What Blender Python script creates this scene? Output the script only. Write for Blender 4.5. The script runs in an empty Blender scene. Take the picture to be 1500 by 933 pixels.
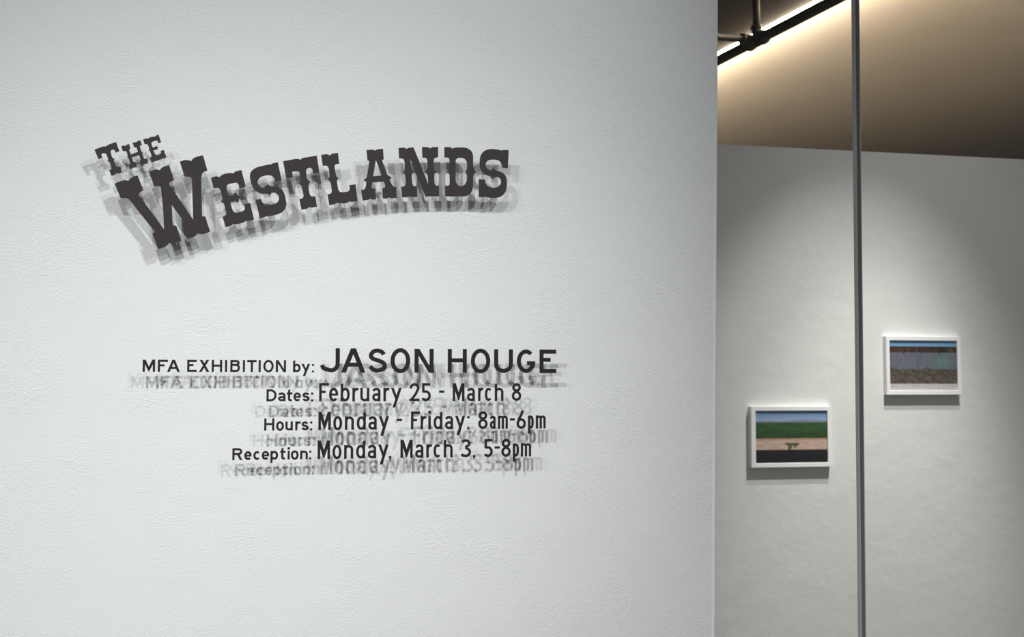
import bpy, bmesh, math, random
from mathutils import Vector, Matrix
from mathutils.geometry import tessellate_polygon, delaunay_2d_cdt

C = bpy.context.scene.collection
SC = bpy.context.scene

# ------------------------------------------------------------------ camera
FPX, W, H = 1700.0, 1500.0, 933.0            # focal length in pixels of the 1500x933 frame
YAW, PITCH = math.radians(11.42), math.radians(3.347)
EYE = Vector((0, 0, 1.6))
FWD = Vector((math.sin(YAW) * math.cos(PITCH), math.cos(YAW) * math.cos(PITCH), math.sin(PITCH)))
RGT = Vector((math.cos(YAW), -math.sin(YAW), 0))
UP = RGT.cross(FWD)
cd = bpy.data.cameras.new('camera')
cd.sensor_fit = 'HORIZONTAL'; cd.sensor_width = 36.0; cd.lens = FPX / W * 36.0
cd.clip_start = 0.05; cd.clip_end = 100
cd.dof.use_dof = True; cd.dof.focus_distance = 2.03; cd.dof.aperture_fstop = 12.0
cam = bpy.data.objects.new('camera', cd); C.objects.link(cam)
m = Matrix((RGT, UP, -FWD)).transposed().to_4x4(); m.translation = EYE
cam.matrix_world = m
SC.camera = cam

# ------------------------------------------------------------------ world, exposure, lamps
wd = bpy.data.worlds.new('world'); SC.world = wd; wd.use_nodes = True
wd.node_tree.nodes['Background'].inputs[0].default_value = (0.97, 0.98, 0.97, 1)
wd.node_tree.nodes['Background'].inputs[1].default_value = 0.195
SC.view_settings.view_transform = 'Standard'; SC.view_settings.look = 'None'
SC.view_settings.exposure = 0.0; SC.view_settings.gamma = 1.0
SC.view_settings.use_curve_mapping = False
SC.cycles.caustics_reflective = False; SC.cycles.caustics_refractive = False

def spot(name, loc, target, watts, deg, blend, radius, col):
    l = bpy.data.lights.new(name, 'SPOT'); l.energy = watts; l.spot_size = math.radians(deg)
    l.spot_blend = blend; l.shadow_soft_size = radius; l.color = col
    o = bpy.data.objects.new(name, l); C.objects.link(o); o.location = loc
    d = Vector(target) - Vector(loc)
    o.rotation_euler = d.to_track_quat('-Z', 'Y').to_euler()
    return o

COOL = (0.945, 0.985, 1.0)
FRONT = [  # track spots of the foyer in front of the glass: place, aim, watts, cone, colour
    ((2.01, -0.65, 4.63), (-0.33, 2.02, 1.65), 330, 32.0, COOL),
    ((-0.52, -0.65, 4.58), (0.11, 2.02, 0.01), 505, 41.0, (0.985, 0.985, 0.975)),
    ((-2.38, -0.65, 4.44), (0.95, 2.02, 0.27), 376, 37.2, (0.965, 0.985, 1.0)),
    ((3.40, -1.44, 4.55), (-0.88, 2.02, 1.44), 252, 29.0, COOL),
    ((-3.57, -0.65, 4.59), (0.10, 2.02, 0.68), 170, 48.1, COOL)]
for p, aim, wv, deg, colr in FRONT:
    spot('track_spot', p, aim, wv, deg, 1.0, 0.035, colr)
BACK = [   # track spots of the gallery behind the glass
    ((3.10, 4.30, 4.49), (2.96, 5.5, -0.75), 392, 33.8),
    ((3.27, 3.78, 4.50), (3.17, 5.5, 1.65), 44, 57.3),
    ((3.15, 3.85, 4.50), (2.74, 5.5, 0.18), 385, 45.5)]
for p, aim, wv, deg in BACK:
    spot('track_spot', p, aim, wv, deg, 1.0, 0.03, (1.0, 0.99, 0.94))

# ------------------------------------------------------------------ helpers
def ray(px, py):
    return RGT * ((px - W / 2) / FPX) - UP * ((py - H / 2) / FPX) + FWD
def on_y(px, py, y):                          # point of the plane at depth y
    v = ray(px, py); return EYE + v * (y / v.y)
def on_z(px, py, z):                          # point of the plane at height z
    v = ray(px, py); return EYE + v * ((z - EYE.z) / v.z)
def lin(c):
    return tuple(((x / 255) / 12.92 if x / 255 <= .04045 else ((x / 255 + .055) / 1.055) ** 2.4) for x in c)

def mat(name, col, rough=0.6, metal=0.0, spec=0.5, noise=None, bump=None, patch=False):
    """principled material; noise=(scale, amount) varies colour, bump=[(scale, detail, strength, distance)...]"""
    mt = bpy.data.materials.new(name); mt.use_nodes = True
    nt = mt.node_tree; b = nt.nodes['Principled BSDF']
    b.inputs['Base Color'].default_value = (*col, 1); b.inputs['Roughness'].default_value = rough
    b.inputs['Metallic'].default_value = metal; b.inputs['Specular IOR Level'].default_value = spec
    tc = nt.nodes.new('ShaderNodeTexCoord')
    if noise:
        n = nt.nodes.new('ShaderNodeTexNoise'); n.inputs['Scale'].default_value = noise[0]; n.inputs['Detail'].default_value = 6
        nt.links.new(tc.outputs['Object'], n.inputs['Vector'])
        r = nt.nodes.new('ShaderNodeMapRange'); r.inputs['To Min'].default_value = 1 - noise[1]; r.inputs['To Max'].default_value = 1 + noise[1]
        nt.links.new(n.outputs['Fac'], r.inputs['Value'])
        mx = nt.nodes.new('ShaderNodeVectorMath'); mx.operation = 'SCALE'; mx.inputs[0].default_value = col
        nt.links.new(r.outputs[0], mx.inputs['Scale']); nt.links.new(mx.outputs[0], b.inputs['Base Color'])
    prev = None
    for (s, det, st, dist) in (bump or []):
        n = nt.nodes.new('ShaderNodeTexNoise'); n.inputs['Scale'].default_value = s; n.inputs['Detail'].default_value = det
        nt.links.new(tc.outputs['Object'], n.inputs['Vector'])
        bp = nt.nodes.new('ShaderNodeBump'); bp.inputs['Strength'].default_value = st; bp.inputs['Distance'].default_value = dist
        if patch:                               # rougher and smoother patches left by the roller
            pn = nt.nodes.new('ShaderNodeTexNoise'); pn.inputs['Scale'].default_value = 7.0; pn.inputs['Detail'].default_value = 2
            nt.links.new(tc.outputs['Object'], pn.inputs['Vector'])
            pm = nt.nodes.new('ShaderNodeMapRange'); pm.inputs['From Min'].default_value = 0.3; pm.inputs['From Max'].default_value = 0.7
            pm.inputs['To Min'].default_value = 0.35; pm.inputs['To Max'].default_value = 1.45
            nt.links.new(pn.outputs['Fac'], pm.inputs['Value'])
            mu = nt.nodes.new('ShaderNodeMath'); mu.operation = 'MULTIPLY'
            nt.links.new(n.outputs['Fac'], mu.inputs[0]); nt.links.new(pm.outputs[0], mu.inputs[1])
            nt.links.new(mu.outputs[0], bp.inputs['Height'])
        else:
            nt.links.new(n.outputs['Fac'], bp.inputs['Height'])
        if prev: nt.links.new(prev.outputs['Normal'], bp.inputs['Normal'])
        prev = bp
    if prev: nt.links.new(prev.outputs['Normal'], b.inputs['Normal'])
    return mt

M_wall = mat('white_roller_painted_wall', (0.785, 0.782, 0.785), 0.55, spec=0.35,
             bump=[(22, 2, 0.12, 0.004), (290, 2, 0.55, 0.0012)], patch=True)
M_back = mat('white_gallery_wall', (0.78, 0.785, 0.77), 0.6, spec=0.3,
             bump=[(12, 2, 0.30, 0.006), (120, 3, 0.45, 0.0018)], patch=True)
M_ceil = mat('painted_ceiling', (0.62, 0.58, 0.53), 0.9, spec=0.1, noise=(1.2, 0.06))
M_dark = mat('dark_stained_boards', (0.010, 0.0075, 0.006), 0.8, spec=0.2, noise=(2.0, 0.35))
M_floor = mat('sealed_concrete_floor', (0.16, 0.16, 0.155), 0.5, noise=(3, 0.15))
M_vinyl = mat('black_cut_vinyl', lin((50, 44, 45)), 0.5, spec=0.3, noise=(300, 0.08))
M_text = mat('black_cut_vinyl_dense', lin((33, 28, 29)), 0.5, spec=0.3, noise=(300, 0.08))
M_frame = mat('white_lacquered_wood', (0.92, 0.92, 0.92), 0.45, spec=0.4)
M_pipe = mat('black_iron_pipe', (0.005, 0.0045, 0.004), 0.7, metal=0.0, spec=0.12, noise=(25, 0.4))
M_shield_holder = mat('dark_shield_and_holder', (0.012, 0.010, 0.008), 0.6)
M_edge = mat('polished_glass_edge', (0.46, 0.47, 0.445), 0.3, spec=0.5)
M_seal = mat('dark_grey_seal', (0.16, 0.145, 0.175), 0.45, spec=0.4)
M_lip = mat('pale_seal_lip', (0.62, 0.58, 0.54), 0.5)

def glass_mat():
    mt = bpy.data.materials.new('clear_glass'); mt.use_nodes = True
    nt = mt.node_tree; nt.nodes.remove(nt.nodes['Principled BSDF']); out = nt.nodes['Material Output']
    t = nt.nodes.new('ShaderNodeBsdfTransparent'); t.inputs[0].default_value = (0.989, 0.991, 0.991, 1)
    g = nt.nodes.new('ShaderNodeBsdfGlossy'); g.inputs['Roughness'].default_value = 0.0
    f = nt.nodes.new('ShaderNodeFresnel'); 
    ge = nt.nodes.new('ShaderNodeNewGeometry'); mr = nt.nodes.new('ShaderNodeMapRange')   # same reflection on either side of a pane
    mr.inputs['To Min'].default_value = 1.3; mr.inputs['To Max'].default_value = 1 / 1.3
    nt.links.new(ge.outputs['Backfacing'], mr.inputs['Value']); nt.links.new(mr.outputs[0], f.inputs['IOR'])
    mx = nt.nodes.new('ShaderNodeMixShader')
    nt.links.new(f.outputs[0], mx.inputs[0]); nt.links.new(t.outputs[0], mx.inputs[1]); nt.links.new(g.outputs[0], mx.inputs[2])
    nt.links.new(mx.outputs[0], out.inputs['Surface'])
    return mt
M_glass = glass_mat()
def emit_mat(name, col, s):
    mt = bpy.data.materials.new(name); mt.use_nodes = True
    nt = mt.node_tree; nt.nodes.remove(nt.nodes['Principled BSDF'])
    e = nt.nodes.new('ShaderNodeEmission'); e.inputs[0].default_value = (*col, 1); e.inputs[1].default_value = s
    nt.links.new(e.outputs[0], nt.nodes['Material Output'].inputs['Surface'])
    return mt
M_tube = emit_mat('lit_fluorescent_tube', (1.0, 0.80, 0.56), 560.0)

def link(name, me, material, parent=None, smooth=False):
    o = bpy.data.objects.new(name, me); C.objects.link(o)
    if material: me.materials.append(material)
    if smooth:
        for p in me.polygons: p.use_smooth = True
    if parent: o.parent = parent
    return o
def from_bm(name, bm, material, parent=None, smooth=False):
    bmesh.ops.recalc_face_normals(bm, faces=bm.faces)
    me = bpy.data.meshes.new(name); bm.to_mesh(me); bm.free()
    return link(name, me, material, parent, smooth)
def thing(name, label, cat, loc, group=None):
    o = bpy.data.objects.new(name, None); C.objects.link(o); o.location = loc; o.empty_display_size = 0.05
    o['label'] = label; o['category'] = cat
    if group: o['group'] = group
    return o
def struct(o):
    o['kind'] = 'structure'; return o
def add_box(bm, a, b):
    vs = [bm.verts.new((x, y, z)) for x in (a[0], b[0]) for y in (a[1], b[1]) for z in (a[2], b[2])]
    for f in ((0, 1, 3, 2), (4, 6, 7, 5), (0, 4, 5, 1), (2, 3, 7, 6), (0, 2, 6, 4), (1, 5, 7, 3)):
        bm.faces.new([vs[i] for i in f])
    return vs
def box(name, a, b, material, parent=None, bevel=0.0):
    bm = bmesh.new(); add_box(bm, a, b)
    if bevel: bmesh.ops.bevel(bm, geom=bm.edges[:], offset=bevel, segments=3, affect='EDGES', profile=0.5)
    return from_bm(name, bm, material, parent)
def add_tube(bm, p, q, r, n=20, r2=None):
    p, q = Vector(p), Vector(q); d = (q - p).normalized()
    s = d.cross(Vector((0, 0, 1)) if abs(d.z) < 0.9 else Vector((1, 0, 0))).normalized(); t = d.cross(s)
    rings = []
    for c, rr in ((p, r), (q, r2 or r)):
        rings.append([bm.verts.new(c + (s * math.cos(2 * math.pi * i / n) + t * math.sin(2 * math.pi * i / n)) * rr) for i in range(n)])
    for i in range(n):
        bm.faces.new((rings[0][i], rings[0][(i + 1) % n], rings[1][(i + 1) % n], rings[1][i]))
    bm.faces.new(rings[0][::-1]); bm.faces.new(rings[1])

# ------------------------------------------------------------------ the setting
GY = 2.0                                       # front face of the glass
def wall_y(x): return GY + 0.0238 - 0.0021 * x # wall behind the glass, very slightly out of parallel
xt, xb = on_y(1051.3, 0, wall_y(0.35)).x, on_y(1047.1, 933, wall_y(0.35)).x
zt, zb = on_y(1053, 0, 2.02).z, on_y(1049, 933, 2.02).z
def edge_x(z): return xb + (xt - xb) * (z - zb) / (zt - zb)
bm = bmesh.new()                               # foyer wall with a bevelled right end, a touch out of plumb
prof = []
R, LIP = 0.0016, 0.0010                         # corner bead: a slight raised lip, then a tight round
prof += [(-0.0068, 0.0), (-0.0062, -0.0002)]
for i in range(7):
    a = math.pi / 2 * i / 6
    prof.append((-R + R * math.sin(a), -LIP + R - R * math.cos(a)))
rows = []
zs = [0.0, 1.0, 2.0, 3.0, 4.0, 5.2]
for z in zs:
    ex = edge_x(z); row = [bm.verts.new((-3.6, wall_y(-3.6), z))]
    row += [bm.verts.new((ex + dx, wall_y(ex + dx) + dy, z)) for dx, dy in prof]
    row += [bm.verts.new((ex, 2.16, z)), bm.verts.new((-3.6, 2.16, z))]
    rows.append(row)
for a, b in zip(rows, rows[1:]):
    for i in range(len(a)):
        j = (i + 1) % len(a); bm.faces.new((a[i], a[j], b[j], b[i]))
bm.faces.new(rows[0][::-1]); bm.faces.new(rows[-1])
struct(from_bm('wall_front', bm, M_wall))

DB = 5.5                                       # gallery wall carrying the photographs
pl, pr = on_y(1050, 211.0, DB), on_y(1500, 233.5, DB)
sl = (pr.z - pl.z) / (pr.x - pl.x)
bm = bmesh.new()
x0, x1 = -1.5, 6.0
vs = [bm.verts.new(v) for v in ((x0, DB, 0), (x1, DB, 0), (x1, DB, pl.z + sl * (x1 - pl.x)), (x0, DB, pl.z + sl * (x0 - pl.x)))]
f = bm.faces.new(vs)
ex = bmesh.ops.extrude_face_region(bm, geom=[f])
bmesh.ops.translate(bm, vec=(0, 0.16, 0), verts=[v for v in ex['geom'] if isinstance(v, bmesh.types.BMVert)])
struct(from_bm('wall_back', bm, M_back))
struct(box('floor', (-5, -4, -0.1), (60, 82, 0), M_floor))
ZC = 4.785

# dark boarded bulkhead left of the tube light, its right edge running along the tube
ZB, ZT, ZP = 4.70, 4.72, 4.20
ta, tb = on_z(1052, 77.6, ZT), on_z(1198, 0, ZT)
td = (tb - ta).normalized()
tn = Vector((td.y, -td.x, 0))
if tn.x < 0: tn = -tn
e0, e1 = ta - td * 6.0, tb + td * 2.5
def prism(name, quad, zlo, zhi, material):      # four plan points with a lower and an upper height each
    bm = bmesh.new()
    lo = [bm.verts.new((v.x, v.y, z)) for v, z in zip(quad, zlo)]; hi = [bm.verts.new((v.x, v.y, z)) for v, z in zip(quad, zhi)]
    bm.faces.new(lo); bm.faces.new(hi)
    for i in range(4): bm.faces.new((lo[i], lo[(i + 1) % 4], hi[(i + 1) % 4], hi[i]))
    return struct(from_bm(name, bm, material))
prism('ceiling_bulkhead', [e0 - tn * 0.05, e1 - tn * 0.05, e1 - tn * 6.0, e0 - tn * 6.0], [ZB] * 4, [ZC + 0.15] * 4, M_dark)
f0, f1 = ta - td * 70.0, tb + td * 2.5
SLOPE, XC = 0.145, 45.0                          # ceiling tilted up from the tube so that its glow fades faster
cq = [f0 - tn * 0.05, f1 - tn * 0.05, f1 + tn * XC, f0 + tn * XC]
cz = [ZC - 0.05 * SLOPE, ZC - 0.05 * SLOPE, ZC + XC * SLOPE, ZC + XC * SLOPE]
prism('ceiling', cq, cz, [z + 0.15 for z in cz], M_ceil)

# glass: two panes either side of a sealed joint
jt, jb = on_y(1253.6, 0, GY), on_y(1263.6, 933, GY)
jx = lambda z: jb.x + (jt.x - jb.x) * (z - jb.z) / (jt.z - jb.z)
HG = 3.6
PXM = GY / FPX * 1.07                          # metres per pixel at the joint
def strip(name, dx0, dx1, y0, y1, material, parent=None, za=0.0, zb_=HG):
    bm = bmesh.new()
    lo = [bm.verts.new((jx(za) + dx, y, za)) for dx, y in ((dx0, y0), (dx1, y0), (dx1, y1), (dx0, y1))]
    hi = [bm.verts.new((jx(zb_) + dx, y, zb_)) for dx, y in ((dx0, y0), (dx1, y0), (dx1, y1), (dx0, y1))]
    bm.faces.new(lo[::-1]); bm.faces.new(hi)
    for i in range(4): bm.faces.new((lo[i], lo[(i + 1) % 4], hi[(i + 1) % 4], hi[i]))
    return from_bm(name, bm, material, parent)
def pane(name, xa, xb_):
    bm = bmesh.new(); pts = []
    for z in (0, HG):
        for y in (GY, GY + 0.010):
            for x in (xa, xb_): pts.append(bm.verts.new((jx(z) + x[1] if x[0] else x[1], y, z)))
    for fc in ((0, 1, 3, 2), (4, 6, 7, 5), (0, 4, 5, 1), (2, 3, 7, 6), (0, 2, 6, 4), (1, 5, 7, 3)):
        bm.faces.new([pts[i] for i in fc])
    return struct(from_bm(name, bm, M_glass))
pane('window_1', (False, -3.4), (True, -3.0 * PXM))
pane('window_2', (True, 6.1 * PXM), (False, 4.2))
jo = struct(strip('trim_1', -2.9 * PXM, -1.4 * PXM, GY - 0.001, GY + 0.011, M_edge))
s = strip('seal', -1.4 * PXM, 4.4 * PXM, GY - 0.0005, GY + 0.011, M_seal, jo); s['label'] = 'dark grey rubber seal'
s = strip('seal_lip', 4.4 * PXM, 6.0 * PXM, GY, GY + 0.0105, M_lip, jo); s['label'] = 'pale thin lip'

# ------------------------------------------------------------------ gallery lights, tube, pipes
fx = thing('fluorescent_light', 'long lit fluorescent tube running along the ceiling above the black pipe', 'light', (ta + tb) / 2)
off = -(ta + tb) / 2
ha, hb = e0 + td * 0.2, e1 - td * 0.1
bm = bmesh.new(); add_tube(bm, ha + off, hb + off, 0.032, 20); from_bm('tube', bm, M_tube, fx, True)
bm = bmesh.new()
c1, c2 = ha + off, hb + off
for a, b, w0, w1, z0, z1 in ((c1, c2, -0.049, -0.044, -0.019, 0.03),):
    pts = [p + tn * wv + Vector((0, 0, zz)) for p in (a, b) for wv in (w0, w1) for zz in (z0, z1)]
    v = [bm.verts.new(p) for p in pts]
    for fc in ((0, 1, 3, 2), (4, 6, 7, 5), (0, 4, 5, 1), (2, 3, 7, 6), (0, 2, 6, 4), (1, 5, 7, 3)): bm.faces.new([v[i] for i in fc])
from_bm('light_shield', bm, M_shield_holder, fx)  # thin plate added to keep the tube's light off the bulkhead
for p, d in ((c1, td), (c2, -td)):
    bm = bmesh.new(); add_tube(bm, p - d * 0.01, p + d * 0.05, 0.036, 20); from_bm('lamp_holder', bm, M_shield_holder, fx, True)

pa, pb = on_z(1052, 88.5, ZP), on_z(1221.6, 0, ZP)
pd = (pb - pa).normalized()
pj = pa + (pb - pa) * ((1108 - 1052) / (1221.6 - 1052) * 1.12)
pt = thing('sprinkler_pipe', 'black iron pipe run with a tee and hanger below the lit tube', 'pipe', pj)
bm = bmesh.new(); add_tube(bm, pa - pd * 4 - pj, pb + pd * 2.2 - pj, 0.040); from_bm('main_pipe', bm, M_pipe, pt, True)
bm = bmesh.new(); add_tube(bm, (0, 0, 0), (0, 0, ZB - ZP), 0.027); from_bm('hanger_pipe', bm, M_pipe, pt, True)
br = on_z(1040, 52.5, ZP) - pj; brd = br.normalized()
bm = bmesh.new(); add_tube(bm, (0, 0, 0), brd * 3.0, 0.028); from_bm('branch_pipe', bm, M_pipe, pt, True)
bm = bmesh.new()
add_tube(bm, -pd * 0.09, pd * 0.09, 0.050); add_tube(bm, -pd * 0.105, -pd * 0.075, 0.056); add_tube(bm, pd * 0.075, pd * 0.105, 0.056)
add_tube(bm, (0, 0, 0), (0, 0, 0.10), 0.036); add_tube(bm, (0, 0, 0.08), (0, 0, 0.11), 0.042)
add_tube(bm, (0, 0, 0), brd * 0.12, 0.036); add_tube(bm, brd * 0.10, brd * 0.13, 0.042)
from_bm('tee_fitting', bm, M_pipe, pt, True)
bm = bmesh.new(); add_tube(bm, (0, 0, ZB - ZP - 0.02), (0, 0, ZB - ZP), 0.06); from_bm('flange', bm, M_pipe, pt, True)

# ------------------------------------------------------------------ framed photographs
def vnoise(x, y, seed=0):
    def hsh(i, j):
        n = (i * 374761393 + j * 668265263 + seed * 974711) & 0xffffffff
        n = ((n ^ (n >> 13)) * 1274126177) & 0xffffffff
        return ((n ^ (n >> 16)) & 0xffff) / 65535
    i, j = math.floor(x), math.floor(y); u, v = x - i, y - j
    u, v = u * u * (3 - 2 * u), v * v * (3 - 2 * v)
    return (hsh(i, j) * (1 - u) + hsh(i + 1, j) * u) * (1 - v) + (hsh(i, j + 1) * (1 - u) + hsh(i + 1, j + 1) * u) * v
def mixc(a, b, t): t = max(0, min(1, t)); return tuple(a[i] * (1 - t) + b[i] * t for i in range(3))
def field_picture(u, v):                        # v runs down the picture
    n = vnoise(u * 60, v * 40, 1); n2 = vnoise(u * 14, v * 60, 2)
    ridge = 0.207 - 0.026 * max(0, math.sin((u - 0.34) * 4.2)) - 0.010 * vnoise(u * 9, 0, 5)
    hz = 0.222
    if v < ridge: return mixc((92, 122, 160), (136, 158, 188), v / 0.2)
    if v < hz: return (124, 122, 142)
    if v < 0.53 + 0.008 * (n - .5): return tuple(c * (0.82 + 0.3 * n2 + .15 * (n - .5)) for c in mixc((52, 84, 47), (42, 68, 36), (v - hz) / 0.3))
    # small bush on the verge
    d = ((u - 0.505) / 0.10) ** 2 + ((v - 0.645) / 0.028) ** 2
    d2 = ((u - 0.475) / 0.028) ** 2 + ((v - 0.700) / 0.045) ** 2
    d3 = ((u - 0.55) / 0.015) ** 2 + ((v - 0.685) / 0.03) ** 2
    if min(d, d2, d3) < 0.8 + 0.7 * vnoise(u * 50, v * 34, 7): return tuple(c * (0.7 + 0.5 * n) for c in (84, 88, 52))
    if v > 0.745 and v < 0.83 and abs(u - 0.485) < 0.03 * (0.5 + n): return (24, 22, 22)
    if v < 0.565: return mixc((170, 132, 112), (160, 130, 115), n)
    if v < 0.745 + 0.006 * (n2 - .5): return tuple(c * (0.92 + 0.16 * n2) for c in (178, 155, 143))
    if v < 0.80: return mixc((52, 36, 32), (36, 29, 29), (v - .745) / .055)
    return mixc((27, 28, 33), (22, 22, 24), (v - .8) / .2)
def shed_picture(u, v):
    n = vnoise(u * 60, v * 40, 11); n2 = vnoise(u * 40, v * 5, 12); n3 = .5 * vnoise(u * 70, v * 60, 13) + .5 * vnoise(u * 22, v * 26, 14)
    if v < 0.115: return mixc((92, 135, 175), (108, 146, 182), v / .115)
    if v < 0.235 + 0.006 * n: return tuple(c * (0.55 + 0.6 * n2) for c in mixc((76, 50, 42), (56, 54, 40), u))
    if v < 0.575 - 0.09 * max(0, 1 - abs(u - 0.55) / 0.06) * n3 - 0.10 * max(0, .06 - u) / .06 + 0.02 * (n - .5):
        if v < 0.265 and min(abs(u - a) for a in (.215, .48, .74)) < 0.008: return (35, 32, 34)
        g = math.exp(-((u - .78) / .14) ** 2 - ((v - .42) / .14) ** 2)  # greenish glazing reflection, painted into the print colour
        return tuple(c * (0.93 + 0.14 * n2) for c in mixc((92, 94, 106), (88, 112, 108), g))
    if v < 0.86 + 0.008 * (n - .5): return tuple(c * (0.62 + 0.5 * n3 + .35 * (n - .5)) for c in mixc((84, 78, 66), (92, 82, 78), (v - .6) / .26))
    return tuple(c * (0.95 + 0.08 * n) for c in (178, 172, 174))
def print_mat():
    mt = bpy.data.materials.new('satin_photo_print'); mt.use_nodes = True
    nt = mt.node_tree; b = nt.nodes['Principled BSDF']
    a = nt.nodes.new('ShaderNodeAttribute'); a.attribute_name = 'print'
    nt.links.new(a.outputs['Color'], b.inputs['Base Color']); b.inputs['Roughness'].default_value = 0.35
    return mt
M_print = print_mat()
FD = 0.032
def framed(label, ox0, oy0, ox1, oy1, bx, by, fn):
    a, b = on_y(ox0, oy0, DB - FD), on_y(ox1, oy1, DB - FD)
    a.z = (on_y(ox0, oy0, DB - FD).z + on_y(ox1, oy0, DB - FD).z) / 2
    b.z = (on_y(ox0, oy1, DB - FD).z + on_y(ox1, oy1, DB - FD).z) / 2
    w, h = b.x - a.x, a.z - b.z
    t = thing('framed_photograph', label, 'picture', ((a.x + b.x) / 2, DB, b.z), 'framed photographs on the gallery wall')
    fw, fh = w * bx, h * by                     # moulding widths
    bm = bmesh.new()
    def ring(dx, dz, y): return [bm.verts.new(p) for p in ((-w / 2 + dx, y, dz), (w / 2 - dx, y, dz), (w / 2 - dx, y, h - dz), (-w / 2 + dx, y, h - dz))]
    c = 0.0012
    rs = [ring(0, 0, 0), ring(0, 0, -FD + c), ring(c, c, -FD), ring(fw - c, fh - c, -FD), ring(fw, fh, -FD + c), ring(fw, fh, -FD + 0.009)]
    for r0, r1 in zip(rs, rs[1:]):
        for i in range(4): bm.faces.new((r0[i], r0[(i + 1) % 4], r1[(i + 1) % 4], r1[i]))
    from_bm('frame', bm, M_frame, t)
    bm = bmesh.new(); add_box(bm, (-w / 2 + 0.002, -0.006, 0.002), (w / 2 - 0.002, -0.0, h - 0.002)); from_bm('backing_board', bm, M_frame, t)
    nx, nz = 200, 140
    me = bpy.data.meshes.new('print'); vv, ff = [], []
    pw, ph = w - 2 * fw + 0.002, h - 2 * fh + 0.002
    for j in range(nz + 1):
        for i in range(nx + 1): vv.append((-pw / 2 + pw * i / nx, -FD + 0.008, h / 2 + ph / 2 - ph * j / nz))
    for j in range(nz):
        for i in range(nx):
            k = j * (nx + 1) + i; ff.append((k, k + nx + 1, k + nx + 2, k + 1))
    nf = len(vv); back = [(-pw / 2, -FD + 0.010, h / 2 - ph / 2), (pw / 2, -FD + 0.010, h / 2 - ph / 2), (pw / 2, -FD + 0.010, h / 2 + ph / 2), (-pw / 2, -FD + 0.010, h / 2 + ph / 2)]
    vv += back; ff.append((nf, nf + 1, nf + 2, nf + 3))
    me.from_pydata(vv, [], ff)
    ca = me.color_attributes.new('print', 'FLOAT_COLOR', 'POINT')
    k = 0
    for j in range(nz + 1):
        for i in range(nx + 1):
            r, g, bl = lin(fn(i / nx, j / nz)); ca.data[k].color = (min(1, r * 1.3), min(1, g * 1.3), min(1, bl * 1.3), 1); k += 1
    for q in range(4): ca.data[k + q].color = (.8, .8, .8, 1)
    link('print', me, M_print, t)
    return t
framed('white framed photograph of a green field with a small bush, lower of the two', 1100.3, 595.3, 1219.7, 684.3, 0.054, 0.072, field_picture)
framed('white framed photograph of a long grey shed under blue sky, upper of the two', 1297.9, 492.8, 1408.8, 578.2, 0.046, 0.072, shed_picture)

# ------------------------------------------------------------------ lettering on the glass
TH = 0.0004                                     # vinyl thickness
def slab_from_polys(name, polys, quads, parent, origin):
    """polys: [outer, hole, ...] lists of (x, z); quads: stroke quads as 4 (x, z); extruded by the vinyl thickness"""
    vv, ff = [], []
    yf, yb = GY - TH, GY
    for loops in polys:
        base = len(vv); flat = [p for L in loops for p in L]; n = len(flat)
        for p in flat: vv.append((p[0] - origin.x, yf - origin.y, p[1] - origin.z))
        for p in flat: vv.append((p[0] - origin.x, yb - origin.y, p[1] - origin.z))
        for t in tessellate_polygon([[Vector((p[0], p[1], 0)) for p in L] for L in loops]):
            a, b, c = t
            A, B, D = flat[a], flat[b], flat[c]
            if (B[0] - A[0]) * (D[1] - A[1]) - (B[1] - A[1]) * (D[0] - A[0]) < 0: a, b, c = a, c, b
            ff.append((base + a, base + b, base + c)); ff.append((base + n + a, base + n + c, base + n + b))
        s = 0
        for L in loops:
            m_ = len(L)
            for i in range(m_):
                a, b = base + s + i, base + s + (i + 1) % m_; ff.append((a, b, b + n, a + n))
            s += m_
    for Q in quads:                             # strip: list of (left, right) pairs
        base = len(vv); n = len(Q[0]); closed = Q[1]
        for l_, r_ in Q[0]:
            for p in (l_, r_):
                for y in (yf, yb): vv.append((p[0] - origin.x, y - origin.y, p[1] - origin.z))
        for i in range(n if closed else n - 1):
            a, b = base + 4 * i, base + 4 * ((i + 1) % n)
            ff += [(a, a + 2, b + 2, b), (a + 1, b + 1, b + 3, a + 3), (a, b, b + 1, a + 1), (a + 2, a + 3, b + 3, b + 2)]
        if not closed:
            a, b = base, base + 4 * (n - 1); ff += [(a, a + 1, a + 3, a + 2), (b, b + 2, b + 3, b + 1)]
    me = bpy.data.meshes.new(name); me.from_pydata(vv, [], ff); me.validate(); me.update()
    return link(name, me, M_vinyl, parent)

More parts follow.
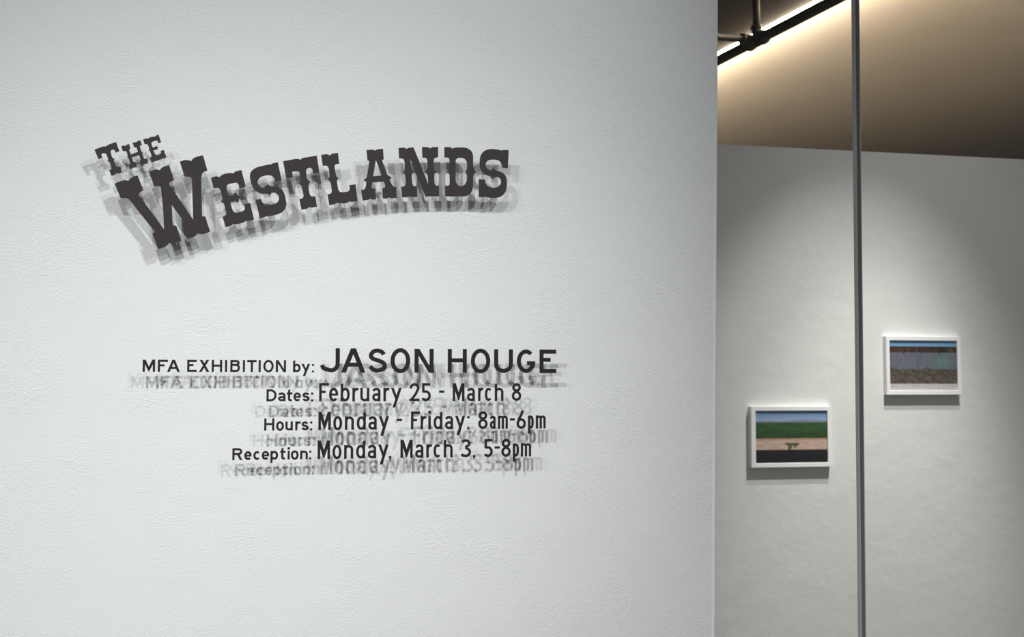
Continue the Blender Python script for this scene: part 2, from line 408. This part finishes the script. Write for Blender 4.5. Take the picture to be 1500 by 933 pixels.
def hull(ps):
    ps = sorted(set((round(x, 6), round(y, 6)) for x, y in ps))
    if len(ps) < 3: return ps
    def half(seq):
        o = []
        for p in seq:
            while len(o) > 1 and (o[-1][0] - o[-2][0]) * (p[1] - o[-2][1]) - (o[-1][1] - o[-2][1]) * (p[0] - o[-2][0]) <= 1e-9: o.pop()
            o.append(p)
        return o[:-1]
    return half(ps) + half(ps[::-1])
def slab_from_shapes(name, polys, strips, parent, origin):
    """one clean vinyl letter: all strokes merged into a single outline, then given the vinyl thickness"""
    pts, faces = [], []
    def add(loop):
        ar = sum(loop[i][0] * loop[(i + 1) % len(loop)][1] - loop[(i + 1) % len(loop)][0] * loop[i][1] for i in range(len(loop)))
        if abs(ar) < 1e-4: return
        if ar < 0: loop = loop[::-1]
        faces.append(list(range(len(pts), len(pts) + len(loop)))); pts.extend(loop)
    S = 1000.0                                  # work in millimetres
    for loops in polys: add([((p[0] - origin.x) * S, (p[1] - origin.z) * S) for p in loops[0]])
    for pairs, closed in strips:
        n = len(pairs)
        for i in range(n if closed else n - 1):
            (a, b), (c, d) = pairs[i], pairs[(i + 1) % n]
            add(hull([((p[0] - origin.x) * S, (p[1] - origin.z) * S) for p in (a, c, d, b)]))
    V, _, F, _, _, OF = delaunay_2d_cdt([Vector(p) for p in pts], [], faces, 0, 1e-4, True)
    vv, ff, used = [], [], {}
    yf, yb = GY - TH - origin.y, GY - origin.y
    n = len(V)
    vv = [(v.x / S, yf, v.y / S) for v in V] + [(v.x / S, yb, v.y / S) for v in V]
    for f, o in zip(F, OF):
        if not o: continue
        f = list(f); m_ = len(f)
        ar = sum(V[f[i]].x * V[f[(i + 1) % m_]].y - V[f[(i + 1) % m_]].x * V[f[i]].y for i in range(m_))
        if ar < 0: f = f[::-1]
        ff.append(f); ff.append([n + i for i in f[::-1]])
        for i in range(m_): used[(f[i], f[(i + 1) % m_])] = 1
    for a, b in used:
        if (b, a) not in used: ff.append([b, a, a + n, b + n])
    me = bpy.data.meshes.new(name); me.from_pydata(vv, [], ff); me.update()
    bm = bmesh.new(); bm.from_mesh(me); bmesh.ops.delete(bm, geom=[v for v in bm.verts if not v.link_faces], context='VERTS')
    bm.to_mesh(me); bm.free()
    return link(name, me, M_text, parent)

def tt_outline(pts, n=7):                       # outline with quadratic control points (third value 1)
    out = []; N = len(pts)
    on = lambda i: len(pts[i % N]) == 2
    P = lambda i: pts[i % N][:2]
    for i in range(N):
        if on(i):
            out.append(P(i))
        else:
            a = P(i - 1) if on(i - 1) else tuple((P(i - 1)[k] + P(i)[k]) / 2 for k in (0, 1))
            b = P(i + 1) if on(i + 1) else tuple((P(i + 1)[k] + P(i)[k]) / 2 for k in (0, 1))
            c = P(i)
            for s in range(1, n + 1):
                t = s / n
                if s == n and on(i + 1): break
                out.append(tuple((1 - t) ** 2 * a[k] + 2 * t * (1 - t) * c[k] + t * t * b[k] for k in (0, 1)))
    return out

TITLE = [  # letter, origin x, origin y, scale, outline, holes: drawn at the size the letters have on the glass
('T', 130, 190, 12.44, [(102,365),(250,308),(290,296,1),(312,308),(330,285,1),(380,265),(497,222),(560,390),(490,422),(477,380),(462,362,1),(440,364),(395,372,1),(400,420),(425,495),(440,530,1),(475,527),(458,550,1),(465,580),(490,650),(505,690,1),(575,668),(605,775),(545,798),(515,795,1),(500,797),(490,815,1),(415,843),(372,738),(400,728),(425,715,1),(415,685),(392,620),(378,575,1),(335,578),(358,555,1),(350,525),(322,450),(305,420,1),(250,432),(225,445,1),(235,475),(250,515),(180,538)], []),
('H', 130, 190, 12.44, [(592,303),(640,288),(668,295),(685,272,1),(735,260),(762,345),(745,353),(738,375,1),(745,395),(770,452),(895,405),(878,345),(868,322,1),(850,324),(826,320),(797,240),(840,228),(868,228),(885,205,1),(940,190),(970,280),(938,292),(930,300,1),(938,325),(955,385),(962,398,1),(990,415),(972,430,1),(978,450),(1000,510),(1010,533,1),(1035,530),(1063,520),(1085,610),(1035,622),(1015,622,1),(1005,630),(990,650,1),(950,662),(925,570),(940,562),(945,545,1),(938,525),(918,460),(788,505),(800,550),(815,590,1),(840,592),(860,585),(885,675),(840,692),(815,690),(795,710,1),(760,722),(725,640),(750,625),(757,610,1),(745,580),(728,530),(718,505,1),(695,505),(712,490,1),(708,470),(690,410),(678,385,1),(655,388),(622,398)], []),
('E', 130, 190, 12.44, [(990,178),(1040,160),(1068,165),(1090,150,1),(1150,128),(1185,122,1),(1210,127),(1220,105,1),(1272,88),(1320,228),(1265,247),(1255,210),(1248,190,1),(1200,205),(1140,225,1),(1142,250),(1155,300),(1165,325,1),(1185,322),(1210,312),(1228,288),(1240,305),(1272,322),(1252,345),(1258,370),(1235,365),(1180,375),(1200,430),(1220,470,1),(1255,462),(1325,440,1),(1318,410),(1308,390),(1368,368),(1415,505),(1365,522),(1340,520),(1325,540,1),(1250,565),(1215,572,1),(1205,568),(1190,585,1),(1142,598),(1112,512),(1130,505),(1150,490,1),(1142,470),(1122,410),(1112,380,1),(1085,378),(1105,365,1),(1100,345),(1080,280),(1070,258,1),(1020,268)], []),
('W', 160, 220, 9.331, [(73,457),(150,423),(215,400,1),(262,420),(285,375,1),(340,357),(390,343),(468,550),(420,575),(395,595,1),(415,625),(750,1082),(735,800),(710,560),(707,520),(700,492,1),(650,492),(617,500),(540,293),(610,268),(665,258,1),(690,275),(715,230,1),(760,220),(820,203),(888,410),(845,430),(812,445,1),(830,478),(1148,950),(1140,700),(1130,420),(1128,365,1),(1090,362),(1030,362),(965,158),(1020,138),(1080,128,1),(1118,150),(1140,110,1),(1180,95),(1282,67),(1342,278),(1310,290),(1260,310,1),(1258,380),(1270,905),(1312,903),(1380,1115),(1300,1143),(1235,1155,1),(1205,1138),(1195,1170,1),(1150,1188),(1062,1215),(988,998),(1015,985),(1018,970),(855,750),(868,1010),(872,1035),(915,1030),(990,1240),(900,1272),(845,1285,1),(818,1268),(795,1310,1),(750,1325),(670,1355),(590,1138),(618,1122),(615,1105),(285,690),(250,645,1),(200,655),(160,662)], []),
('E', 300, 250, 10.3625, [(92,108),(140,92),(195,78,1),(222,100),(240,70,1),(300,48),(390,25,1),(438,43),(450,12,1),(490,5),(557,-10),(622,243),(525,270),(515,220),(505,180,1),(465,183),(380,200),(325,215,1),(332,260),(345,330),(358,388),(438,365),(438,345),(480,335),(495,372),(543,398),(515,430),(518,472),(478,488),(468,465),(388,483),(410,560),(435,650,1),(490,640),(570,615),(620,600,1),(605,550),(592,512),(688,488),(748,743),(650,768),(632,752),(610,780,1),(540,803),(450,825,1),(432,802),(415,835,1),(380,842),(315,860),(268,697),(300,685),(335,670,1),(325,640),(300,530),(285,480,1),(232,470),(270,455,1),(262,400),(240,310),(225,252,1),(170,262),(135,266)], []),
('S', 360, 238, 11.104, [(521,-4),(425,18),(415,32),(380,28,1),(300,50),(60,85,1),(65,230),(80,310),(120,480,1),(260,510),(330,508),(375,512,1),(392,550),(405,490,1),(450,488),(540,500,1),(540,585),(535,665,1),(440,682),(350,690),(270,690,1),(250,590),(158,610),(228,912),(322,885),(335,875),(360,880,1),(420,868),(670,830,1),(660,660),(645,560),(610,390,1),(440,390),(400,388,1),(352,352),(330,395,1),(290,410),(220,410,1),(195,330),(190,270,1),(260,230),(330,210),(460,190,1),(480,310),(585,293)], []),
('T', 408, 220, 10.139, [(67,163),(200,140),(290,115,1),(325,142),(345,115,1),(390,110),(570,80),(607,333),(512,347),(505,300),(495,260,1),(455,262),(405,270,1),(412,330),(420,400),(430,455,1),(482,473),(440,490,1),(447,550),(455,620),(468,690,1),(510,688),(548,683),(570,838),(490,855),(455,842),(440,868,1),(410,872),(340,883),(308,725),(340,718),(378,705,1),(370,660),(352,560),(340,510,1),(300,503),(330,490,1),(325,430),(310,330),(308,315,1),(270,318),(205,318),(203,345),(215,403),(115,420)], []),
('L', 465, 215, 10.3625, [(55,125),(110,115),(165,105,1),(187,135),(205,105,1),(250,100),(310,92),(332,255),(300,262),(255,268,1),(262,310),(275,400),(285,460,1),(325,477),(290,490,1),(298,540),(310,620),(320,695,1),(380,690),(440,683),(495,680,1),(488,620),(485,582),(580,570),(610,825),(510,838),(492,825),(470,850,1),(400,858),(320,862,1),(295,848),(280,872,1),(230,878),(178,885),(152,722),(185,715),(222,705,1),(215,650),(205,570),(195,510,1),(150,503),(190,480,1),(182,420),(172,340),(160,280,1),(120,287),(82,292)], []),
('A', 520, 210, 10.3625, [(173,102),(225,97),(280,88,1),(302,112),(322,90,1),(370,87),(425,82),(437,245),(412,252),(415,265),(490,475),(558,525),(525,550),(540,590),(575,660,1),(610,665),(625,665),(635,828),(560,835),(535,835,1),(517,818),(500,838,1),(470,838),(425,842),(412,685),(440,675),(465,665,1),(455,630),(437,580),(262,595),(252,640),(245,685,1),(275,688),(308,690),(320,850),(270,853),(250,855,1),(230,838),(215,860,1),(180,862),(115,870),(92,708),(125,705),(165,690,1),(165,625),(170,585),(130,560),(180,515),(215,280),(212,262),(190,265)], [[(318,252),(402,488),(275,500)]]),
('N', 575, 205, 10.3625, [(90,122),(150,117),(195,115,1),(215,138),(235,115,1),(280,115),(318,113),(400,310),(540,668),(536,560),(532,500,1),(480,487),(528,470,1),(530,400),(528,320),(525,270,1),(480,270),(452,272),(445,108),(500,107),(550,107,1),(572,130),(590,107,1),(640,107),(692,107),(692,265),(670,268),(622,275,1),(625,320),(628,420),(628,465,1),(678,487),(632,490,1),(635,550),(635,640),(640,695,1),(680,695),(705,697),(708,855),(500,858),(272,300),(280,380),(285,430),(290,470,1),(322,490),(290,500,1),(292,560),(298,650),(300,700,1),(340,705),(372,705),(375,865),(310,867),(280,867,1),(262,852),(245,870,1),(200,870),(145,872),(132,712),(160,708),(202,705,1),(200,650),(195,560),(190,505,1),(148,495),(190,475,1),(186,420),(182,340),(180,280,1),(130,280),(98,280)], []),
('D', 640, 205, 10.3625, [(112,108),(170,108),(215,105,1),(235,135),(255,115,1),(310,113),(390,113),(545,120,1),(550,260),(550,380),(555,450,1),(595,492),(555,510,1),(550,560),(548,700),(540,850,1),(400,858),(125,858),(122,697),(160,695),(195,695,1),(192,640),(192,560),(190,500,1),(150,487),(190,470,1),(190,410),(190,320),(190,268,1),(150,268),(113,268)], [[(285,320),(290,270,1),(360,270),(455,275,1),(458,380),(458,470,1),(425,487),(460,500,1),(457,570),(450,690,1),(375,702),(285,700,1),(285,590),(282,500,1),(283,487),(285,440)]]),
('S', 690, 208, 10.371, [(573,125),(480,120),(472,132),(440,118,1),(330,105),(135,105,1),(130,290),(128,330),(130,480,1),(270,515),(315,525,1),(340,570),(360,530,1),(390,530),(455,545,1),(455,605),(450,690,1),(340,695),(220,690,1),(212,570),(120,563),(117,838),(205,840),(215,828),(240,845,1),(320,852),(540,865,1),(545,640),(545,600),(540,460,1),(400,440),(365,430,1),(342,392),(315,430,1),(290,430),(222,410,1),(222,345),(225,275,1),(320,268),(360,268),(470,275,1),(468,388),(558,402)], []),
]
def title_thing(label, letters, group):
    pts = []
    for ch, ox, oy, k, out, holes in letters:
        loops = []
        for L in [out] + holes:
            Q = [on_y(ox + x / k, oy + y / k, GY) for x, y in tt_outline(L)]
            loops.append([(p.x, p.z) for p in Q])
        pts.append((ch, loops))
    o = thing('title_lettering', label, 'lettering', (sum(p[0] for _, l in pts for p in l[0]) / sum(len(l[0]) for _, l in pts), GY, min(p[1] for _, l in pts for p in l[0])), group)
    for ch, loops in pts:
        e = slab_from_polys('letter', [loops], [], o, o.location)
        e['label'] = 'letter ' + ch
    return o
GRP = 'black vinyl lettering on the glass'
title_thing('small tilted word THE in black western slab letters above the W', TITLE[:3], GRP)
title_thing('large arched word WESTLANDS in black western slab letters on glass', TITLE[3:], GRP)

# --- sans serif glyphs drawn with strokes; w = ink width, h = cap height, x = x-height, t = stroke
def arc(cx, cy, rx, ry, a0, a1, n=18, e=2.0):
    o = []
    for i in range(n + 1):
        a = math.radians(a0 + (a1 - a0) * i / n); c, s = math.cos(a), math.sin(a)
        o.append((cx + rx * math.copysign(abs(c) ** (2 / e), c), cy + ry * math.copysign(abs(s) ** (2 / e), s)))
    return o
def spline(pts, n=5):
    o = []
    for i in range(len(pts) - 1):
        p0 = pts[max(i - 1, 0)]; p1 = pts[i]; p2 = pts[i + 1]; p3 = pts[min(i + 2, len(pts) - 1)]
        for s in range(n):
            t = s / n
            o.append(tuple(0.5 * (2 * p1[k] + (p2[k] - p0[k]) * t + (2 * p0[k] - 5 * p1[k] + 4 * p2[k] - p3[k]) * t * t + (3 * p1[k] - p0[k] - 3 * p2[k] + p3[k]) * t ** 3) for k in (0, 1)))
    return o + [pts[-1]]
def stroke(pts, t, closed=False):
    P = [pts[0]]
    for p in pts[1:]:
        if math.hypot(p[0] - P[-1][0], p[1] - P[-1][1]) > 1e-4: P.append(p)
    if closed and math.hypot(P[0][0] - P[-1][0], P[0][1] - P[-1][1]) < 1e-4: P.pop()
    n = len(P); out = []
    for i in range(n):
        a = P[i - 1] if (i > 0 or closed) else None; b = P[(i + 1) % n] if (i < n - 1 or closed) else None; c = P[i]
        def nrm(p, q):
            dx, dy = q[0] - p[0], q[1] - p[1]; l = math.hypot(dx, dy); return (-dy / l, dx / l)
        n1 = nrm(a, c) if a else None; n2 = nrm(c, b) if b else None
        if n1 and n2:
            mx, my = n1[0] + n2[0], n1[1] + n2[1]; l = math.hypot(mx, my) or 1; mx, my = mx / l, my / l
            k = 1 / max(0.5, mx * n1[0] + my * n1[1])
        else:
            mx, my = n1 or n2; k = 1
        out.append(((c[0] + mx * t / 2 * k, c[1] + my * t / 2 * k), (c[0] - mx * t / 2 * k, c[1] - my * t / 2 * k)))
    return (out, closed)
def ring(cx, cy, rx, ry, t, e=2.0, n=44):       # closed bowl between an outer and an inner superellipse
    o = arc(cx, cy, rx + t / 2, ry + t / 2, 0, 360 - 360 / n, n - 1, e)
    i = arc(cx, cy, max(rx - t / 2, t * .12), max(ry - t / 2, t * .12), 0, 360 - 360 / n, n - 1, e)
    return (list(zip(o, i)), True)
def S_curve(w, h, t):
    u = [(.93, .80), (.80, .93), (.52, 1.0), (.22, .95), (.05, .77), (.15, .61), (.5, .51), (.86, .40), (1, .23), (.84, .06), (.48, 0), (.2, .055), (.0, .21)]
    return spline([(t / 2 + a * (w - t), t / 2 + b * (h - t)) for a, b in u])
def glyph(ch, w, h, x, t):
    k = t / 2; l, r = k, w - k; polys, st = [], []
    R_ = lambda x0, y0, x1, y1: polys.append([[(x0, y0), (x1, y0), (x1, y1), (x0, y1)]])
    Pg = lambda *p: polys.append([list(p)])
    S = lambda pts, closed=False, tk=None: st.append(stroke(pts, tk or t, closed))
    dot = lambda cx, cy, rr: polys.append([arc(cx, cy, rr, rr, 0, 345, 23)])
    asc = lambda x0, top: Pg((x0, 0), (x0 + t, 0), (x0 + t, top), (x0, top - 0.45 * t))   # ascender cut at an angle
    if ch == 'M':
        R_(0, 0, t, h); R_(w - t, 0, w, h); y0 = .05 * h; b = .22 * t; q = 1.22 * t
        yi = h - (w / 2 - q) * (h - y0) / (w / 2 - b)
        Pg((0, h), (w / 2 - b, y0), (w / 2 + b, y0), (w, h), (w - q, h), (w / 2, yi), (q, h))
    elif ch == 'N':
        R_(0, 0, t, h); R_(w - t, 0, w, h); q = 1.15 * t; Pg((0, h), (w - q, 0), (w, 0), (q, h))
    elif ch == 'F': R_(0, 0, t, h); R_(0, h - t, w, h); R_(0, .45 * h, .68 * w, .45 * h + t * .95)
    elif ch == 'E': R_(0, 0, t, h); R_(0, h - t, w, h); R_(0, .48 * h, .66 * w, .48 * h + t * .95); R_(0, 0, w, t)
    elif ch == 'A':
        q = 1.14 * t; c = w / 2
        Pg((0, 0), (q, 0), (c + .56 * t, h), (c - .58 * t, h)); Pg((w, 0), (c + .58 * t, h), (c - .56 * t, h), (w - q, 0))
        y0, y1 = .24 * h, .24 * h + t * .95; f = lambda y: y / h * (c - .1 * t)
        R_(f(y0) + .5 * t, y0, w - f(y0) - .5 * t, y1)
    elif ch == 'X':
        q = 1.22 * t; Pg((0, 0), (q, 0), (w - .02 * w, h), (w - .02 * w - q, h)); Pg((w, 0), (q + .06 * w, h), (.06 * w, h), (w - q, 0))
    elif ch == 'H': R_(0, 0, t, h); R_(w - t, 0, w, h); R_(0, .44 * h, w, .44 * h + t * .95)
    elif ch == 'I': R_(0, 0, w, h)
    elif ch == 'T': R_(w / 2 - k, 0, w / 2 + k, h); R_(0, h - t, w, h)
    elif ch == 'B':
        R_(0, 0, t, h)
        S([(k, h - k), (.58 * w, h - k)] + arc(.58 * w, h * .755, .96 * w - k - .58 * w, h * .245 - k, 90, -90, 12) + [(k, .51 * h + k)])
        S([(k, .51 * h + k), (.58 * w, .51 * h + k)] + arc(.58 * w, (.51 * h + t) / 2, w - k - .58 * w, (.51 * h) / 2, 90, -90, 12) + [(k, k)])
    elif ch == 'D':
        R_(0, 0, t, h); S([(k, h - k), (.42 * w, h - k)] + arc(.42 * w, h / 2, r - .42 * w, h / 2 - k, 90, -90, 22) + [(k, k)])
    elif ch == 'R':
        R_(0, 0, t, h); S([(k, h - k), (.56 * w, h - k)] + arc(.56 * w, h - .29 * h, w * .99 - k - .56 * w, .29 * h - k, 90, -90, 14) + [(k, .42 * h + k)])
        q = 1.15 * t; Pg((w - q, 0), (w, 0), (.56 * w + .55 * q, .5 * h), (.56 * w - .5 * q, .5 * h))
    elif ch == 'O' or ch == 'o':
        hh = h if ch == 'O' else x; ov = .12 * t
        st.append(ring(w / 2, hh / 2, w / 2 - k, hh / 2 - k + ov, t, 2.0 if ch == 'O' else 2.15))
    elif ch == 'J': S([(r, h), (r, .36 * h)] + arc((l + r) / 2 + .04 * w, .34 * h, r - (l + r) / 2 - .04 * w, .34 * h - k, 0, -90, 12) + [(.27 * w, .09 * h + k * .6), (.15 * w, .20 * h), (.095 * w, .31 * h)])
    elif ch == 'U' or ch == 'u':
        hh = h if ch == 'U' else x; ry = min(.36 * hh, (w - t) / 2 * 1.15)
        if ch == 'u': R_(w - t, 0, w, hh)
        S([(l, hh), (l, ry)] + arc(w / 2, ry, w / 2 - k, ry - k, 180, 360, 20) + [(r, ry), (r, hh)])
    elif ch == 'G':
        S(arc(w / 2, h / 2, w / 2 - k, h / 2 - k, 47, 342, 40)); R_(.55 * w, .33 * h, w, .33 * h + t * .95)
        Pg((.72 * w, .34 * h), (w, .34 * h), (w * .93, .2 * h), (w * .80, .2 * h))
    elif ch == 'S': S(S_curve(w, h, t))
    elif ch == 's': S(S_curve(w, x, t))
    elif ch == 'b': asc(0, h); st.append(ring(w / 2 - .03 * t, x / 2, w / 2 - k, x / 2 - k, t, 2.2))
    elif ch == 'd': asc(w - t, h); st.append(ring(w / 2 + .03 * t, x / 2, w / 2 - k, x / 2 - k, t, 2.2))
    elif ch == 'h': asc(0, h); ry = min(.36 * x, w * .5); S([(l, x - ry - k)] + arc(w / 2, x - ry, w / 2 - k, ry - k, 180, 0, 18) + [(r, x - ry), (r, 0)])
    elif ch == 'n': R_(0, 0, t, x); ry = min(.36 * x, w * .5); S([(l, x - ry - k)] + arc(w / 2, x - ry, w / 2 - k, ry - k, 180, 0, 18) + [(r, x - ry), (r, 0)])
    elif ch == 'm':
        tm = t * .93; km = tm / 2; R_(0, 0, tm, x); ry = .22 * x; c = w / 2
        for a, b in ((km, c), (c, w - km)):
            S([(a, x - ry - km)] + arc((a + b) / 2, x - ry, (b - a) / 2, ry - km, 180, 0, 14) + [(b, x - ry), (b, 0)], False, tm)
    elif ch == 'p':
        Pg((0, x), (0, -.40 * x), (t, -.34 * x), (t, x)); st.append(ring(w / 2 - .03 * t, x / 2, w / 2 - k, x / 2 - k, t, 2.2))
    elif ch == 'y':
        q = 1.12 * t; D = .46 * x
        Pg((w - q, x), (.15 * w, -D), (.15 * w + q, -D), (w, x)); Pg((0, x), (.47 * w, .0 * x), (.58 * w, .12 * x), (.60 * w, .24 * x), (q, x))
    elif ch == 'a':
        ry = min(.36 * x, w * .45)
        S([(.06 * w + .2 * t, x - .23 * x)] + arc(.5 * w, x - ry, r - .5 * w, ry - k, 128, 0, 14) + [(r, x - ry), (r, 0)])
        st.append(ring((l + r) / 2 + .02 * t, .30 * x, (r - l) / 2, .30 * x - k, t * .96, 2.15))
    elif ch == 'e':
        S(arc(w / 2, x / 2, w / 2 - k, x / 2 - k, 0, 318, 36, 2.1)); R_(k, .5 * x - .45 * t, w - .03 * w, .5 * x + .40 * t)
    elif ch == 'c': S(arc(w / 2, x / 2, w / 2 - k, x / 2 - k, 46, 314, 34, 2.1))
    elif ch == 't':
        c = .40 * w; top = h + .02 * h
        Pg((c - k, x * .4), (c + k, x * .4), (c + k, top), (c - k, top - .5 * t)); R_(0, x - t * .95, w, x)
        S([(c, x * .5), (c, .26 * x), (c + .08 * w, k + .1 * t), (c + .25 * w, k), (.92 * w, k + .08 * t)])
    elif ch == 'r':
        R_(0, 0, t, x); S([(l, .55 * x), (l + .06 * w, .72 * x), (l + .25 * w, .88 * x - .2 * k), (.70 * w, x - k), (w, x - k - .12 * t)])
    elif ch == 'i': R_((w - t) / 2, 0, (w + t) / 2, x); dot(w / 2, h - .35 * t, .62 * t)
    elif ch == ':': dot(w / 2, .42 * t, w / 2); dot(w / 2, x - .55 * t, w / 2)
    elif ch == ',': dot(w * .55, .40 * t, .53 * t); Pg((w * .55 + .53 * t, .42 * t), (w * .55 - .1 * t, .0), (w * .30, -.55 * t), (w * .05, -.78 * t), (w * .18, -.98 * t), (w * .72, -.62 * t), (w * .55 + .48 * t, -.05 * t))
    elif ch == '-': R_(0, .46 * h, w, .46 * h + .95 * t)
    elif ch == '8':
        st.append(ring(w / 2, .755 * h, w * .465 - k, .245 * h - k, t)); st.append(ring(w / 2, .285 * h, w / 2 - k, .285 * h - k, t))
    elif ch == '6':
        st.append(ring(w / 2, .29 * h, w / 2 - k, .30 * h - k, t))
        S([(.76 * w - .3 * t, h + .02 * h), (.50 * w, .76 * h), (.26 * w, .56 * h), (l + .06 * w, .42 * h), (l, .29 * h)])
    elif ch == '2':
        S([(l, .70 * h)] + arc(w / 2, .73 * h, w / 2 - k * 1.1, .27 * h - k, 170, -22, 22) + [(.62 * w, .40 * h), (l + .10 * w, .5 * t + .02 * h)]); R_(0, 0, w, t)
        Pg((0, 0), (t * 1.6, 0), (.36 * w, .2 * h), (.18 * w, .2 * h))
    elif ch == '5':
        R_(.06 * w, .48 * h, .06 * w + t, h); R_(.06 * w, h - t, .92 * w, h)
        S([(.06 * w + k, .50 * h + k), (.28 * w, .60 * h - k)] + arc(.42 * w, .30 * h, r - .42 * w, .31 * h - k, 78, -88, 20) + [(.2 * w, .04 * h + k), (.05 * w, .105 * h)])
    elif ch == '3':
        S([(.10 * w, .85 * h)] + arc(.46 * w, .765 * h, .93 * w - k - .46 * w, .235 * h - k, 130, -75, 18) + [(.42 * w, .525 * h)])
        S([(.42 * w, .525 * h)] + arc(.46 * w, .285 * h, r - .46 * w, .27 * h - k * .9, 70, -120, 20) + [(.14 * w, .10 * h), (.05 * w, .18 * h)])
    return polys, st

# each block: baseline (x,y) samples, cap-top samples, stroke px, x-height ratio, characters with ink extents
BLK = {
 'credit_a': ([(209, 544.7), (419, 545.3)], [(209, 526.4), (419, 527.6)], 3.25, .71,
   [('M',208.96,227.3),('F',231.1,246.0),('A',244.8,263.7),('E',274.2,288.2),('X',291.3,306.9),('H',310.1,325.5),('I',329.6,332.8),('B',337.3,351.7),('I',355.7,358.9),('T',362.0,375.9),('I',378.8,382.0),('O',385.7,400.9),('N',404.0,419.0),('b',429.2,440.4),('y',441.5,454.4),(':',456.8,460.2)]),
 'credit_b': ([(470, 545.7), (814, 546.2)], [(497, 510), (803, 512.1)], 6.15, .72,
   [('J',468.9,497.8),('A',499.7,535.4),('S',539.1,566.9),('O',572.0,601.0),('N',607.1,635.3),('H',655.8,683.8),('O',689.7,718.1),('U',723.8,751.3),('G',757.1,784.0),('E',790.3,814.8)]),
 'dates_a': ([(391, 587.9), (459, 587.8)], [(391, 570.1), (459, 570.1)], 3.25, .74,
   [('D',390.3,405.2),('a',407.3,418.3),('t',420.1,428.5),('e',429.9,440.9),('s',442.7,453.7),(':',455.4,459.1)]),
 'dates_b': ([(468, 587.9), (737, 587.4)], [(468, 561.1), (675, 561.1)], 3.75, .745,
   [('F',467.5,481.7),('e',482.0,495.5),('b',499.0,512.5),('r',516.1,525.2),('u',527.8,541.1),('a',545.1,557.4),('r',561.6,570.2),('y',572.6,588.5),('2',599.7,614.6),('5',617.4,631.1),('-',643.1,651.0),('M',663.1,680.4),('a',683.9,695.6),('r',700.2,707.9),('c',710.1,721.0),('h',724.7,737.5),('8',749.7,763.5)]),
 'hours_a': ([(387, 630.7), (452, 630.4)], [(387, 612.7), (452, 612.6)], 3.25, .74,
   [('H',387.0,401.9),('o',404.5,415.9),('u',418.1,429.0),('r',432.5,440.5),('s',441.4,452.3),(':',454.0,457.7)]),
 'hours_b': ([(467, 630.0), (603, 628.8), (799, 627.9)], [(470, 603.2), (610, 602.5)], 3.75, .745,
   [('M',466.3,484.7),('o',488.1,501.3),('n',505.2,518.5),('d',522.4,535.9),('a',539.4,551.8),('y',554.8,570.0),('-',581.2,589.1),('F',601.9,615.3),('r',616.0,624.6),('i',627.5,630.9),('d',635.0,648.1),('a',651.6,663.7),('y',666.5,681.5),(':',684.1,688.0),('8',700.4,714.3),('a',717.3,726.0),('m',729.3,743.9),('-',747.0,754.2),('6',756.5,770.3),('p',773.3,782.0),('m',784.8,799.3)]),
 'reception_a': ([(341, 673.9), (445, 673.0)], [(341, 656.2), (445, 655.6)], 3.25, .74,
   [('R',340.3,355.2),('e',357.8,368.7),('c',371.1,381.8),('e',383.4,394.4),('p',396.1,407.5),('t',410.5,418.2),('i',421.2,424.5),('o',426.1,437.5),('n',439.7,450.9),(':',452.7,456.2)]),
 'reception_b': ([(466, 672.7), (600, 670.7), (778, 668.5)], [(470, 645.3), (600, 644.3), (741, 642.3)], 3.75, .745,
   [('M',465.3,483.5),('o',487.0,500.3),('n',504.0,517.5),('d',521.5,535.0),('a',538.5,551.0),('y',553.9,569.3),(',',569.1,573.4),('M',586.6,604.5),('a',608.1,620.2),('r',624.3,632.8),('c',635.0,646.3),('h',649.9,663.1),('3',675.6,690.0),(',',692.2,695.8),('5',708.9,721.8),('-',724.4,732.1),('8',734.3,748.2),('p',751.1,760.4),('m',762.9,778.0)]),
}
def line_thing(label, keys):
    pieces = []
    for key in keys:
        base, cap, tpx, xr, chars = BLK[key]
        zb_ = sum(on_y(*p, GY).z for p in base) / len(base); zc = sum(on_y(*p, GY).z for p in cap) / len(cap)
        h = zc - zb_; ybase = base[0][1]
        mpp = h / (sum(p[1] for p in base) / len(base) - sum(p[1] for p in cap) / len(cap))
        for ch, a, b in chars:
            yy = ybase - 0.5 * (base[0][1] - cap[0][1])
            X0, X1 = on_y(a, yy, GY).x, on_y(b, yy, GY).x
            polys, st = glyph(ch, X1 - X0, h, h * xr, tpx * mpp)
            mv = lambda p: (X0 + p[0], zb_ + p[1])
            pieces.append((ch, [[[mv(p) for p in L] for L in pl_] for pl_ in polys], [([(mv(l_), mv(r_)) for l_, r_ in s_], c_) for s_, c_ in st], X0, zb_))
    o = thing('text_lettering', label, 'lettering', (pieces[0][3], GY, pieces[0][4]), GRP)
    for ch, polys, st, _, _ in pieces:
        nm = 'letter' if ch.isalpha() else ('numeral' if ch.isdigit() else 'punctuation_mark')
        e = slab_from_shapes(nm, polys, st, o, o.location)
        e['label'] = {':': 'colon', ',': 'comma', '-': 'hyphen'}.get(ch, ('letter ' if ch.isalpha() else 'numeral ') + ch)
    return o
line_thing('top text line on glass, MFA EXHIBITION by and large capitals', ['credit_a', 'credit_b'])
line_thing('second text line on glass, Dates: February 25 - March 8', ['dates_a', 'dates_b'])
line_thing('third text line on glass, Hours: Monday - Friday: 8am-6pm', ['hours_a', 'hours_b'])
line_thing('bottom text line on glass, Reception: Monday, March 3, 5-8pm', ['reception_a', 'reception_b'])
